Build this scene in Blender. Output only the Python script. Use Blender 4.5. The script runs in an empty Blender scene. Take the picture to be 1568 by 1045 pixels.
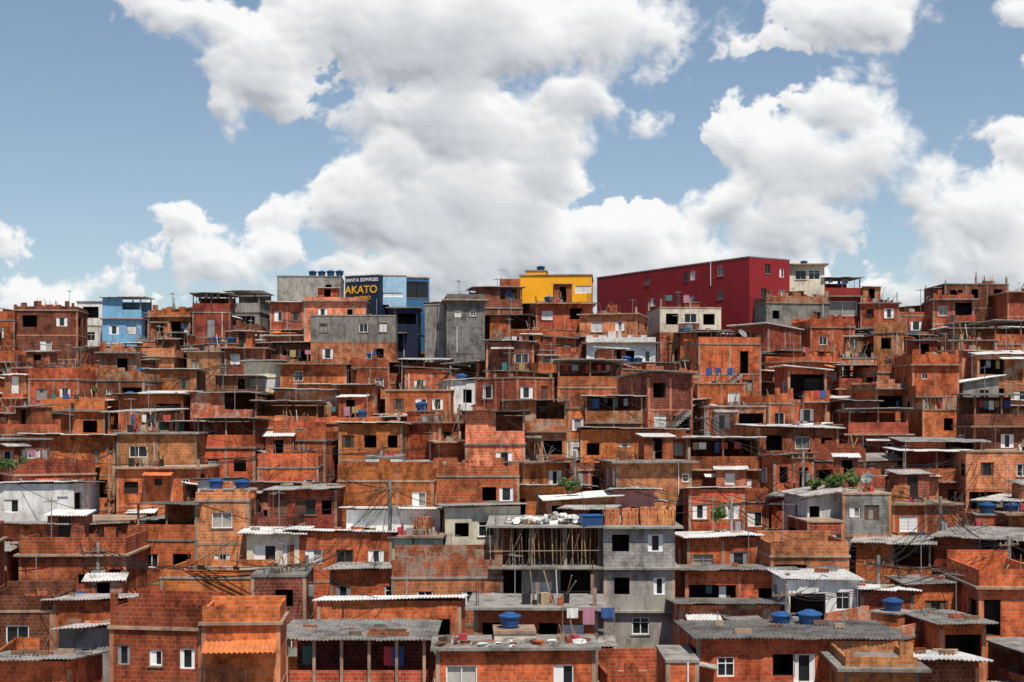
import bpy, math, random, time
import numpy as np
from mathutils import Vector, Matrix, noise
random.seed(23)
R_=random.random
U=random.uniform
F=2178.0
# survey helpers: bearing (u) / elevation (v) readings + distance -> metres
def sx(u,D): return (u-784)/F*D
def sz(v,D): return (640-v)/F*D
def roofz(D): return -13.4+(D-72)*0.30
def ground(x,y):
    D=min(max(y,56),174)
    g=roofz(D)-7.0
    if y>174: g-= min((y-174)*0.12,22)
    g+=0.7*noise.noise(Vector((x*0.04,y*0.04,0)))
    return g
sc=bpy.context.scene
col=sc.collection
# ------------------------------------------------------------------ materials
def nn(nt,t,loc=None,**k):
    n=nt.nodes.new(t)
    for a,b in k.items(): setattr(n,a,b)
    return n
def newmat(name,rough=0.85,spec=0.3,metal=0):
    m=bpy.data.materials.new(name); m.use_nodes=True
    nt=m.node_tree; b=nt.nodes['Principled BSDF']
    b.inputs['Roughness'].default_value=rough
    b.inputs['Metallic'].default_value=metal
    b.inputs['Specular IOR Level'].default_value=spec
    return m,nt,b
def mix(nt,mode,fac,a,b):
    n=nn(nt,'ShaderNodeMix',data_type='RGBA',blend_type=mode)
    for s,v in ((0,fac),(6,a),(7,b)):
        if hasattr(v,'is_linked') : nt.links.new(v,n.inputs[s])
        elif s==0: n.inputs[0].default_value=v
        else: n.inputs[s].default_value=(*v,1) if len(v)==3 else v
    return n.outputs[2]
def ramp(nt,src,stops):
    n=nn(nt,'ShaderNodeValToRGB'); nt.links.new(src,n.inputs[0])
    e=n.color_ramp.elements
    while len(e)<len(stops): e.new(0.5)
    for i,(p,c) in enumerate(stops):
        e[i].position=p; e[i].color=(c,c,c,1) if not hasattr(c,'__len__') else (*c,1)
    return n.outputs[0]
def noisetex(nt,scale,vec,detail=3,rough=0.6,stretch=None):
    n=nn(nt,'ShaderNodeTexNoise'); n.inputs['Scale'].default_value=scale
    n.inputs['Detail'].default_value=detail; n.inputs['Roughness'].default_value=rough
    if stretch:
        m=nn(nt,'ShaderNodeVectorMath',operation='MULTIPLY'); nt.links.new(vec,m.inputs[0]); m.inputs[1].default_value=stretch; vec=m.outputs[0]
    nt.links.new(vec,n.inputs['Vector']); return n.outputs['Fac']
def weather(nt,colr,amt=1.0,rnd=(0.72,1.2)):
    geo=nn(nt,'ShaderNodeNewGeometry').outputs['Position']
    a=noisetex(nt,0.55,geo,5,.74); b=noisetex(nt,1.0,geo,3,0.6,(2.4,2.4,0.8))
    lo=1-0.66*amt
    colr=mix(nt,'MULTIPLY',1.0,colr,ramp(nt,a,[(0.33,lo),(0.54,1.0)]))
    colr=mix(nt,'MULTIPLY',1.0,colr,ramp(nt,b,[(0.34,1-.42*amt),(0.52,1.0),(.7,1+.12*amt)]))
    oi=nn(nt,'ShaderNodeObjectInfo').outputs['Random']
    mr=nn(nt,'ShaderNodeMapRange'); nt.links.new(oi,mr.inputs[0]); mr.inputs[3].default_value=rnd[0]; mr.inputs[4].default_value=rnd[1]
    h=nn(nt,'ShaderNodeHueSaturation'); nt.links.new(colr,h.inputs['Color']); nt.links.new(mr.outputs[0],h.inputs['Value'])
    m2=nn(nt,'ShaderNodeMath',operation='MULTIPLY'); nt.links.new(oi,m2.inputs[0]); m2.inputs[1].default_value=17.31
    fr=nn(nt,'ShaderNodeMath',operation='FRACT'); nt.links.new(m2.outputs[0],fr.inputs[0])
    mr2=nn(nt,'ShaderNodeMapRange'); nt.links.new(fr.outputs[0],mr2.inputs[0]); mr2.inputs[3].default_value=0.490; mr2.inputs[4].default_value=0.510
    nt.links.new(mr2.outputs[0],h.inputs['Hue'])
    return h.outputs[0]
M={}
def brickmat(name,c1,c2,mort,bw=0.30,rh=0.20,ms=0.022,smear=0.22,lo=.56,hi=.72,sm=None):
    m,nt,b=newmat(name,0.9,0.12)
    uv=nn(nt,'ShaderNodeTexCoord').outputs['UV']
    br=nn(nt,'ShaderNodeTexBrick'); nt.links.new(uv,br.inputs['Vector'])
    for k,v in (('Scale',1),('Brick Width',bw),('Row Height',rh),('Mortar Size',ms),('Mortar Smooth',0.2),('Bias',0.0)): br.inputs[k].default_value=v
    br.inputs['Color1'].default_value=(*c1,1); br.inputs['Color2'].default_value=(*c2,1); br.inputs['Mortar'].default_value=(*mort,1)
    geo=nn(nt,'ShaderNodeNewGeometry').outputs['Position']
    s=noisetex(nt,1.1,geo,5,0.75)
    c=mix(nt,'MIX',ramp(nt,s,[(lo,0.0),(hi,smear*2)]),br.outputs['Color'],sm or (mort[0]*0.95,mort[1]*0.95,mort[2]))
    nt.links.new(weather(nt,c,1.0,(.66,1.22)),b.inputs['Base Color'])
    bp=nn(nt,'ShaderNodeBump',invert=True); bp.inputs['Strength'].default_value=0.7; bp.inputs['Distance'].default_value=0.015
    nt.links.new(br.outputs['Fac'],bp.inputs['Height']); nt.links.new(bp.outputs[0],b.inputs['Normal'])
    M[name]=m
brickmat('brick_orange',(0.72,0.165,0.042),(0.46,0.096,0.026),(0.46,0.21,0.12))
brickmat('brick_light',(0.80,0.25,0.090),(0.60,0.165,0.055),(0.60,0.38,0.25))
brickmat('brick_red',(0.50,0.095,0.036),(0.34,0.062,0.026),(0.38,0.19,0.12))
brickmat('brick_dark',(0.30,0.076,0.036),(0.19,0.048,0.024),(0.26,0.16,0.12))
brickmat('brick_plaster',(0.62,0.15,0.048),(0.45,0.10,0.034),(0.42,0.24,0.16),smear=.42,lo=.50,hi=.56,sm=(.38,.31,.24))
brickmat('block_grey',(0.34,0.325,0.30),(0.27,0.26,0.24),(0.22,0.21,0.20),0.40,0.20,0.012,0.3)
def plain(name,c,rough=0.85,amt=0.6,rnd=(0.85,1.1),spec=0.3,metal=0,bump=0.0):
    m,nt,b=newmat(name,rough,spec,metal)
    rgb=nn(nt,'ShaderNodeRGB'); rgb.outputs[0].default_value=(*c,1)
    nt.links.new(weather(nt,rgb.outputs[0],amt,rnd),b.inputs['Base Color'])
    if bump:
        geo=nn(nt,'ShaderNodeNewGeometry').outputs['Position']
        bp=nn(nt,'ShaderNodeBump'); bp.inputs['Strength'].default_value=bump; bp.inputs['Distance'].default_value=0.03
        nt.links.new(noisetex(nt,9,geo,3),bp.inputs['Height']); nt.links.new(bp.outputs[0],b.inputs['Normal'])
    M[name]=m
plain('cement',(0.29,0.27,0.24),0.92,0.85,(0.72,1.15),0.2,0,0.4)
plain('frame',(0.40,0.28,0.20),0.92,0.8,(0.7,1.15),0.2,0,0.3)
plain('frame_o',(0.58,0.25,0.14),0.92,0.8,(0.75,1.1),0.2,0,0.3)
plain('white',(0.78,0.77,0.74),0.8,0.6,(0.85,1.05))
plain('cream',(0.70,0.63,0.49),0.8,0.6)
plain('palegreen',(0.50,0.60,0.52),0.8,0.5)
plain('blue',(0.20,0.42,0.66),0.8,0.4)
plain('paleblue',(0.33,0.52,0.68),0.8,0.4)
plain('navy',(0.012,0.022,0.055),0.6,0.3)
plain('yellow',(0.88,0.40,0.01),0.7,0.12,(1,1))
plain('redwall',(0.27,0.018,0.022),0.7,0.22,(1,1))
plain('pink',(0.6,0.26,0.22),0.8,0.5)
plain('sheet',(0.36,0.335,0.31),0.8,1.0,(0.45,1.5))
plain('sheet_white',(0.76,0.75,0.72),0.7,0.6,(0.8,1.1))
plain('tile',(0.62,0.18,0.07),0.8,0.5)
plain('shutter',(0.80,0.80,0.79),0.6,0.15,(0.95,1.05))
plain('curtain',(0.45,0.43,0.39),0.9,0.5,(0.6,1.1))
plain('interior',(0.035,0.026,0.022),0.95,0.5)  # near-black colour stands in for the darkness inside open rooms
plain('wood',(0.22,0.13,0.08),0.85,0.6)
plain('woodlight',(0.42,0.30,0.19),0.85,0.6)
plain('rust',(0.14,0.07,0.045),0.8,0.5)
plain('tankblue',(0.015,0.075,0.21),0.45,0.2,(0.7,1.3),0.5)
plain('tankgrey',(0.25,0.27,0.28),0.5,0.3)
plain('metal',(0.35,0.35,0.35),0.5,0.3,(0.8,1.1),0.5,0.3)
plain('black',(0.02,0.02,0.02),0.6,0.1)
plain('tarp',(0.02,0.12,0.38),0.5,0.3)
plain('plasticwhite',(0.8,0.8,0.8),0.5,0.2)
for i,c in enumerate([(0.42,0.05,0.05),(0.04,0.09,0.28),(0.7,0.7,0.67),(0.05,0.05,0.06),(0.35,0.25,0.10),(0.06,0.18,0.17),(0.42,0.2,0.25),(0.25,0.29,0.33)]):
    plain('cloth%d'%i,c,0.95,0.1,(1,1))
m,nt,b=newmat('glass',0.12,0.6); b.inputs['Base Color'].default_value=(0.018,0.022,0.027,1); M['glass']=m
m,nt,b=newmat('glassblue',0.15,0.6); b.inputs['Base Color'].default_value=(0.03,0.12,0.26,1); M['glassblue']=m
m,nt,b=newmat('leaf',0.6,0.3)
geo=nn(nt,'ShaderNodeNewGeometry').outputs['Position']
nt.links.new(mix(nt,'MIX',ramp(nt,noisetex(nt,3,geo,3),[(0.35,0.0),(0.65,1.0)]),(0.03,0.065,0.015),(0.12,0.17,0.04)),b.inputs['Base Color']); M['leaf']=m
m,nt,b=newmat('ground',0.95,0.1)
geo=nn(nt,'ShaderNodeNewGeometry').outputs['Position']
c=mix(nt,'MIX',ramp(nt,noisetex(nt,0.4,geo,5,0.65),[(0.38,0.0),(0.62,1.0)]),(0.12,0.06,0.035),(0.10,0.09,0.08))
c=mix(nt,'MULTIPLY',1.0,c,ramp(nt,noisetex(nt,4,geo,4,0.7),[(0.3,0.5),(0.65,1.15)]))
nt.links.new(c,b.inputs['Base Color'])
bp=nn(nt,'ShaderNodeBump'); bp.inputs['Strength'].default_value=0.8; bp.inputs['Distance'].default_value=0.15
nt.links.new(noisetex(nt,2.5,geo,4,0.7),bp.inputs['Height']); nt.links.new(bp.outputs[0],b.inputs['Normal']); M['ground']=m

# ------------------------------------------------------------------ mesh builder
class MB:
    def __init__(s): s.v=[];s.f=[];s.m=[];s.names=[]
    def mi(s,n):
        if n not in s.names: s.names.append(n)
        return s.names.index(n)
    def poly(s,pts,mat):
        i=len(s.v); s.v.extend(pts); s.f.append(tuple(range(i,i+len(pts)))); s.m.append(s.mi(mat))
    def box(s,x0,x1,y0,y1,z0,z1,mat,skip=''):
        a=[(x0,y0,z0),(x1,y0,z0),(x1,y1,z0),(x0,y1,z0),(x0,y0,z1),(x1,y0,z1),(x1,y1,z1),(x0,y1,z1)]
        for q in ((0,1,5,4),(1,2,6,5),(2,3,7,6),(3,0,4,7),(4,5,6,7),(3,2,1,0)): s.poly([a[k] for k in q],mat)
    def hexa(s,a,mat):
        for q in ((0,1,5,4),(1,2,6,5),(2,3,7,6),(3,0,4,7),(4,5,6,7),(3,2,1,0)): s.poly([a[k] for k in q],mat)
    def rod(s,p,q,r,mat,n=4,r2=None):
        p=Vector(p);q=Vector(q);d=(q-p).normalized(); r2=r if r2 is None else r2
        a=d.orthogonal().normalized(); b_=d.cross(a)
        A=[p+(a*math.cos(2*math.pi*k/n)+b_*math.sin(2*math.pi*k/n))*r for k in range(n)]
        B=[q+(a*math.cos(2*math.pi*k/n)+b_*math.sin(2*math.pi*k/n))*r2 for k in range(n)]
        for k in range(n):
            j=(k+1)%n; s.poly([tuple(A[k]),tuple(A[j]),tuple(B[j]),tuple(B[k])],mat)
        s.poly([tuple(t) for t in B],mat)
    def lathe(s,c,prof,mat,n=20):
        for (r0,z0),(r1,z1) in zip(prof,prof[1:]):
            for k in range(n):
                a=2*math.pi*k/n;b_=2*math.pi*(k+1)/n
                s.poly([(c[0]+r0*math.cos(a),c[1]+r0*math.sin(a),c[2]+z0),(c[0]+r0*math.cos(b_),c[1]+r0*math.sin(b_),c[2]+z0),
                        (c[0]+r1*math.cos(b_),c[1]+r1*math.sin(b_),c[2]+z1),(c[0]+r1*math.cos(a),c[1]+r1*math.sin(a),c[2]+z1)],mat)
    def mesh(s,name):
        me=bpy.data.meshes.new(name); me.from_pydata(s.v,[],s.f)
        for n in s.names: me.materials.append(M[n])
        me.polygons.foreach_set('material_index',s.m)
        uv=me.uv_layers.new(name='UVMap'); data=[]
        for f in s.f:
            p=[Vector(s.v[k]) for k in f[:3]]
            n=(p[1]-p[0]).cross(p[2]-p[0])
            if n.length<1e-9: n=Vector((0,0,1))
            n.normalize()
            if abs(n.z)>0.7:
                for k in f: data.extend((s.v[k][0],s.v[k][1]))
            else:
                t=Vector((-n.y,n.x,0)).normalized()
                for k in f: data.extend((s.v[k][0]*t.x+s.v[k][1]*t.y,s.v[k][2]))
        uv.data.foreach_set('uv',data); me.update(); return me
    def obj(s,name,loc=(0,0,0),yaw=0,parent=None,mesh=None):
        if not s.v and mesh is None: return None
        o=bpy.data.objects.new(name,mesh or s.mesh(name)); col.objects.link(o)
        if parent is not None: o.parent=parent
        else: o.location=loc; o.rotation_euler=(0,0,yaw)
        return o

def sheet(mb,c00,c10,c01,c11,mat,th=0.045,pitch=0.19,amp=0.028):
    """corrugated sheet: ridges run from c00->c01, wave along c00->c10"""
    c00,c10,c01,c11=[Vector(c) for c in (c00,c10,c01,c11)]
    L=(c10-c00).length; n=max(4,int(L/pitch*2))
    prev=None
    for i in range(n+1):
        t=i/n; dz=Vector((0,0,amp if i%2 else -amp))
        if i%12==0: jz=Vector((0,U(-.08,.08),U(-.035,.035)))
        a=c00.lerp(c10,t)+dz+jz; b_=c01.lerp(c11,t)+dz
        k=Vector((0,0,-th))
        cur=(a,b_,a+k,b_+k)
        if prev:
            mb.poly([tuple(prev[0]),tuple(cur[0]),tuple(cur[1]),tuple(prev[1])],mat)
            mb.poly([tuple(prev[2]),tuple(prev[3]),tuple(cur[3]),tuple(cur[2])],mat)
            mb.poly([tuple(prev[2]),tuple(cur[2]),tuple(cur[0]),tuple(prev[0])],mat)
            mb.poly([tuple(prev[1]),tuple(cur[1]),tuple(cur[3]),tuple(prev[3])],mat)
        prev=cur
    for a,b_ in ((c00,c01),(c10,c11)):
        k=Vector((0,0,-th)); mb.poly([tuple(a),tuple(b_),tuple(b_+k),tuple(a+k)],mat)

def facade(mb,wb,o,t,L,zb,zt,holes,wm):
    n=(t[1],-t[0])
    P=lambda s,z,dp:(o[0]+t[0]*s-n[0]*dp,o[1]+t[1]*s-n[1]*dp,z)
    def fb(m_,s0,s1,z0,z1,d0,d1,mat):
        m_.hexa([P(s0,z0,d0),P(s1,z0,d0),P(s1,z0,d1),P(s0,z0,d1),P(s0,z1,d0),P(s1,z1,d0),P(s1,z1,d1),P(s0,z1,d1)],mat)
    S=sorted({0.0,L}|{h[0] for h in holes}|{h[1] for h in holes}); Z=sorted({zb,zt}|{h[2] for h in holes}|{h[3] for h in holes})
    for i in range(len(S)-1):
        for j in range(len(Z)-1):
            cs=(S[i]+S[i+1])/2; cz=(Z[j]+Z[j+1])/2
            if any(h[0]<cs<h[1] and h[2]<cz<h[3] for h in holes): continue
            mb.poly([P(S[i],Z[j],0),P(S[i+1],Z[j],0),P(S[i+1],Z[j+1],0),P(S[i],Z[j+1],0)],wm)
    for (s0,s1,z0,z1,kind) in holes:
        dp=0.17
        if kind=='hole':
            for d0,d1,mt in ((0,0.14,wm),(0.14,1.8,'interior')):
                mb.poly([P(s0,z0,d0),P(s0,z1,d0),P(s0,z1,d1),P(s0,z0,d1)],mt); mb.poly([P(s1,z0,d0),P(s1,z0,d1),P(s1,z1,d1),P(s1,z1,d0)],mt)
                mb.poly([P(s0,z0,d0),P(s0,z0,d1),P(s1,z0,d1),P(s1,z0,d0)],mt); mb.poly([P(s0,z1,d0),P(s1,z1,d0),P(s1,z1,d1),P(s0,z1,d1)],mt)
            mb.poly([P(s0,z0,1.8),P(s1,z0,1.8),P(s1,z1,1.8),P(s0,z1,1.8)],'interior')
            if s1-s0>2 and R_()<0.5:
                for _ in range(random.choice([1,2,3])):
                    k=U(s0+0.1,s1-0.5); hh=U(.4,.9); ww=U(.25,.5); zz=z1-.1-hh if R_()<.6 else z0; fb(wb,k,k+ww,zz,zz+hh,.3+_*.07,.33+_*.07,'cloth%d'%random.randrange(8))
            continue
        mb.poly([P(s0,z0,0),P(s0,z1,0),P(s0,z1,dp),P(s0,z0,dp)],wm); mb.poly([P(s1,z0,0),P(s1,z0,dp),P(s1,z1,dp),P(s1,z1,0)],wm)
        mb.poly([P(s0,z0,0),P(s0,z0,dp),P(s1,z0,dp),P(s1,z0,0)],wm); mb.poly([P(s0,z1,0),P(s1,z1,0),P(s1,z1,dp),P(s0,z1,dp)],wm)
        W=s1-s0
        if kind=='door':
            wb.poly([P(s0,z0,0.1),P(s1,z0,0.1),P(s1,z1,0.1),P(s0,z1,0.1)],random.choice(['wood','shutter','rust','metal','black']))
            continue
        wb.poly([P(s0,z0,dp-.003),P(s1,z0,dp-.003),P(s1,z1,dp-.003),P(s0,z1,dp-.003)],'glass' if R_()<0.8 else 'curtain')
        fw=0.06; fm='shutter' if R_()<0.75 else random.choice(['metal','wood','black','rust'])
        fb(wb,s0,s0+fw,z0,z1,0.05,0.12,fm);fb(wb,s1-fw,s1,z0,z1,0.05,0.12,fm)
        fb(wb,s0+fw,s1-fw,z0,z0+fw,0.052,0.118,fm);fb(wb,s0+fw,s1-fw,z1-fw,z1,0.052,0.118,fm)
        if kind=='ven':
            a=W*U(0.22,0.34); fb(wb,s0+fw,s0+a,z0+fw,z1-fw,0.08,0.105,fm); fb(wb,s1-a,s1-fw,z0+fw,z1-fw,0.08,0.105,fm)
        elif kind=='white':
            zz=z0+fw
            while zz<z1-fw-.07: fb(wb,s0+fw,s1-fw,zz,zz+.075,0.08,0.105,'shutter'); zz+=.095
            fb(wb,s0+W/2-.02,s0+W/2+.02,z0+fw,z1-fw,0.062,0.079,'metal')
        elif kind=='half':
            fb(wb,s0+fw,s0+W/2,z0+fw,z1-fw,0.08,0.105,fm)
        else:
            fb(wb,s0+W/2-.025,s0+W/2+.025,z0+fw,z1-fw,0.08,0.11,fm)
            if R_()<0.4: fb(wb,s0+fw,s1-fw,z1-0.32,z1-0.28,0.082,0.108,fm)
            if R_()<0.45:
                q=s0+.1
                while q<s1-.05: fb(wb,q,q+.022,z0+fw,z1-fw,.012,.03,'black'); q+=.13
        if R_()<0.5: fb(mb,s0-.08,s1+.08,z0-0.07,z0-0.005,-0.06,0.02,'cement')
    return P,fb

tank_mb=MB()
tank_mb.lathe((0,0,0),[(0,0),(0.56,0),(0.60,0.25),(0.64,0.30),(0.66,0.6),(0.72,0.64),(0.74,0.70)],'tankblue')
tank_mb.lathe((0,0,0),[(0.79,0.66),(0.79,0.72),(0.70,0.78),(0.36,0.90),(0.30,0.95),(0,0.97)],'tankblue')
tank_me=tank_mb.mesh('water_tank')
def tank(x,y,z,s=1.0):
    o=bpy.data.objects.new('water_tank',tank_me); col.objects.link(o); o.location=(x,y,z); o.scale=(s,s,s*U(0.9,1.1)); o.rotation_euler=(0,0,U(0,6)); return o
dish_mb=MB(); dish_mb.rod((0,0,0),(0,0,0.9),0.025,'metal')
pr=[(r*0.1,0.35*(r*0.1)**2*1.6) for r in range(0,6)]
for (r0,h0),(r1,h1) in zip(pr,pr[1:]):
    for k in range(16):
        a=2*math.pi*k/16;b_=2*math.pi*(k+1)/16
        q=[]
        for r,h,t in ((r0,h0,a),(r0,h0,b_),(r1,h1,b_),(r1,h1,a)):
            v=Matrix.Rotation(math.radians(50),3,'X')@Vector((r*math.cos(t),r*math.sin(t),h)); q.append((v.x,v.y-0.05,v.z+0.95))
        dish_mb.poly(q,'tankgrey')
v=Matrix.Rotation(math.radians(50),3,'X')@Vector((0,0,0.5)); dish_mb.rod((0,-.05,0.95-.3),(v.x,v.y-.05,v.z+0.95),0.015,'metal')
dish_me=dish_mb.mesh('satellite_dish')
ant_mb=MB(); ant_mb.rod((0,0,0),(0,0,3.0),0.03,'metal'); ant_mb.rod((-0.8,0,2.8),(0.8,0,2.8),0.018,'metal')
for k in range(8): ant_mb.rod((-0.7+k*0.2,-0.3+k*.015,2.8),(-0.7+k*0.2,0.3-k*.015,2.8),0.012,'metal')
ant_me=ant_mb.mesh('tv_antenna')
def put(me,name,x,y,z,yaw=0,s=1):
    o=bpy.data.objects.new(name,me); col.objects.link(o); o.location=(x,y,z); o.rotation_euler=(0,0,yaw); o.scale=(s,s,s); return o
stack_mb=MB()
for i in range(5):
    for j in range(3):
        for k in range(5):
            if k==4 and R_()<0.5: continue
            a=U(-.02,.02); stack_mb.box(i*0.2+a,i*0.2+0.185+a,j*0.31,j*0.31+0.29,k*0.2+0.002,k*0.2+0.19,'brick_light')
stack_me=stack_mb.mesh('brick_stack')
scrap=[]
for vv in range(6):
    mb=MB()
    for _ in range(14):
        px,py=U(-.9,.9),U(-.5,.5); s=U(.12,.45); h=U(.1,.45); c_=U(0,3); mt=random.choice(['wood','woodlight','cement','plasticwhite','brick_red','rust','sheet','cloth0','cloth7','metal','black','brick_dark'])
        ca,sa=math.cos(c_)*s,math.sin(c_)*s*.6
        mb.hexa([(px+a*ca-b_*sa,py+a*sa+b_*ca,z+ (U(0,.1) if z else 0)) for z in (0,h) for a,b_ in((-.5,-.5),(.5,-.5),(.5,.5),(-.5,.5))],mt)
    for _ in range(5): px=U(-.8,.8); mb.rod((px,U(-.4,.4),0),(px+U(-.7,.7),U(-.4,.4),U(.6,1.7)),.03,random.choice(['wood','woodlight','metal']))
    scrap.append(mb.mesh('scrap_pile'))
def laundry(x,y,z,L,yaw):
    mb=MB(); mb.rod((0,0,-1.3),(0,0,0.1),0.03,'wood'); mb.rod((L,0,-1.3),(L,0,0.1),0.03,'wood'); mb.rod((0,0,0),(L,0,0),0.008,'black',3)
    s=0.2
    while s<L-0.6:
        w=U(0.3,0.7); h=U(0.4,0.85); c='cloth%d'%random.randrange(8); n=5
        for i in range(n):
            for j in range(3):
                f=lambda a,b_:(s+w*a/n,0.05*math.sin(a*2.1+s)*b_/3,-0.01-h*b_/3)
                mb.poly([f(i,j),f(i+1,j),f(i+1,j+1),f(i,j+1)],c)
        s+=w+U(0.05,0.7)
    mb.obj('clothesline',(x,y,z),yaw)

anchors=[]
def roofclutter(W,x0,x1,y0,y1,z,dens=1.0):
    """W: local->world function"""
    def rp(): return U(x0+.8,x1-.8),U(y0+.8,y1-.8)
    if x1-x0<2.2: return
    yaw=W.yaw
    if R_()<0.12*dens:
        n=random.choice([1,1,1,2])
        lx,ly=rp(); s=U(0.6,0.8)
        hh=U(0.15,0.9)
        p=W(lx,ly,z)
        mb=MB(); mb.box(-.9,.9+(1.7 if n==2 else 0),-.8,.8,0,hh,random.choice(['cement','brick_red','brick_orange','brick_orange'])); mb.box(-1,1+(1.7 if n==2 else 0),-.9,.9,hh,hh+.08,'cement')
        mb.obj('water_tank_base',p,yaw)
        for k in range(n):
            q=W(lx+k*1.7,ly,z+hh+.08); tank(*q,s)
    if R_()<0.55*dens: lx,ly=rp(); put(ant_me,'tv_antenna',*W(lx,ly,z),U(0,6),U(0.5,1.15))
    if R_()<0.10*dens: lx,ly=rp(); put(dish_me,'satellite_dish',*W(lx,ly,z),U(-.8,.8),U(0.7,1.0))
    if R_()<0.14*dens: lx,ly=rp(); put(stack_me,'brick_stack',*W(lx,ly,z),U(0,3))
    if R_()<0.26*dens and x1-x0>3:   # stair-head / small rooftop room
        w=U(1.6,2.4); lx=U(x0+w/2,x1-w/2); h=U(1.6,2.3); mb=MB(); wb=MB(); wm=random.choice(['brick_orange','brick_light','brick_red','brick_dark','brick_plaster'])
        P,fb=facade(mb,wb,(-w/2,0),(1,0),w,0,h,[(w*.3,w*.3+.75,.05,min(h-.1,1.95),random.choice(['hole','door']))],wm)
        mb.poly([(w/2,0,0),(w/2,2,0),(w/2,2,h),(w/2,0,h)],wm);mb.poly([(-w/2,0,0),(-w/2,2,0),(-w/2,2,h),(-w/2,0,h)],wm);mb.poly([(-w/2,2,0),(w/2,2,0),(w/2,2,h),(-w/2,2,h)],wm)
        sheet(mb,(-w/2-.2,-.3,h+.05),(w/2+.2,-.3,h+.05),(-w/2-.2,2.2,h+.25),(w/2+.2,2.2,h+.25),random.choice(['sheet','sheet_white']))
        o=mb.obj('rooftop_room',W(lx,y1-2.1,z),yaw)
        if wb.v: wb.obj('door',parent=o)
    for _ in range(3):
        if R_()<0.45*dens: lx=rp()[0]; put(random.choice(scrap),'scrap_pile',*W(lx,y0+U(.5,1.2),z),yaw+U(-.3,.3),U(.6,1.25))
    if R_()<0.12*dens and x1-x0>3.3:
        q=W(x0+.4,y0+U(.3,1),z+1.35); laundry(q[0],q[1],q[2],min(x1-x0-1,U(2.5,4)),yaw)
    lx,ly=rp(); anchors.append(W(lx,y0+.2,z+U(0.2,1.2)))

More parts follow.
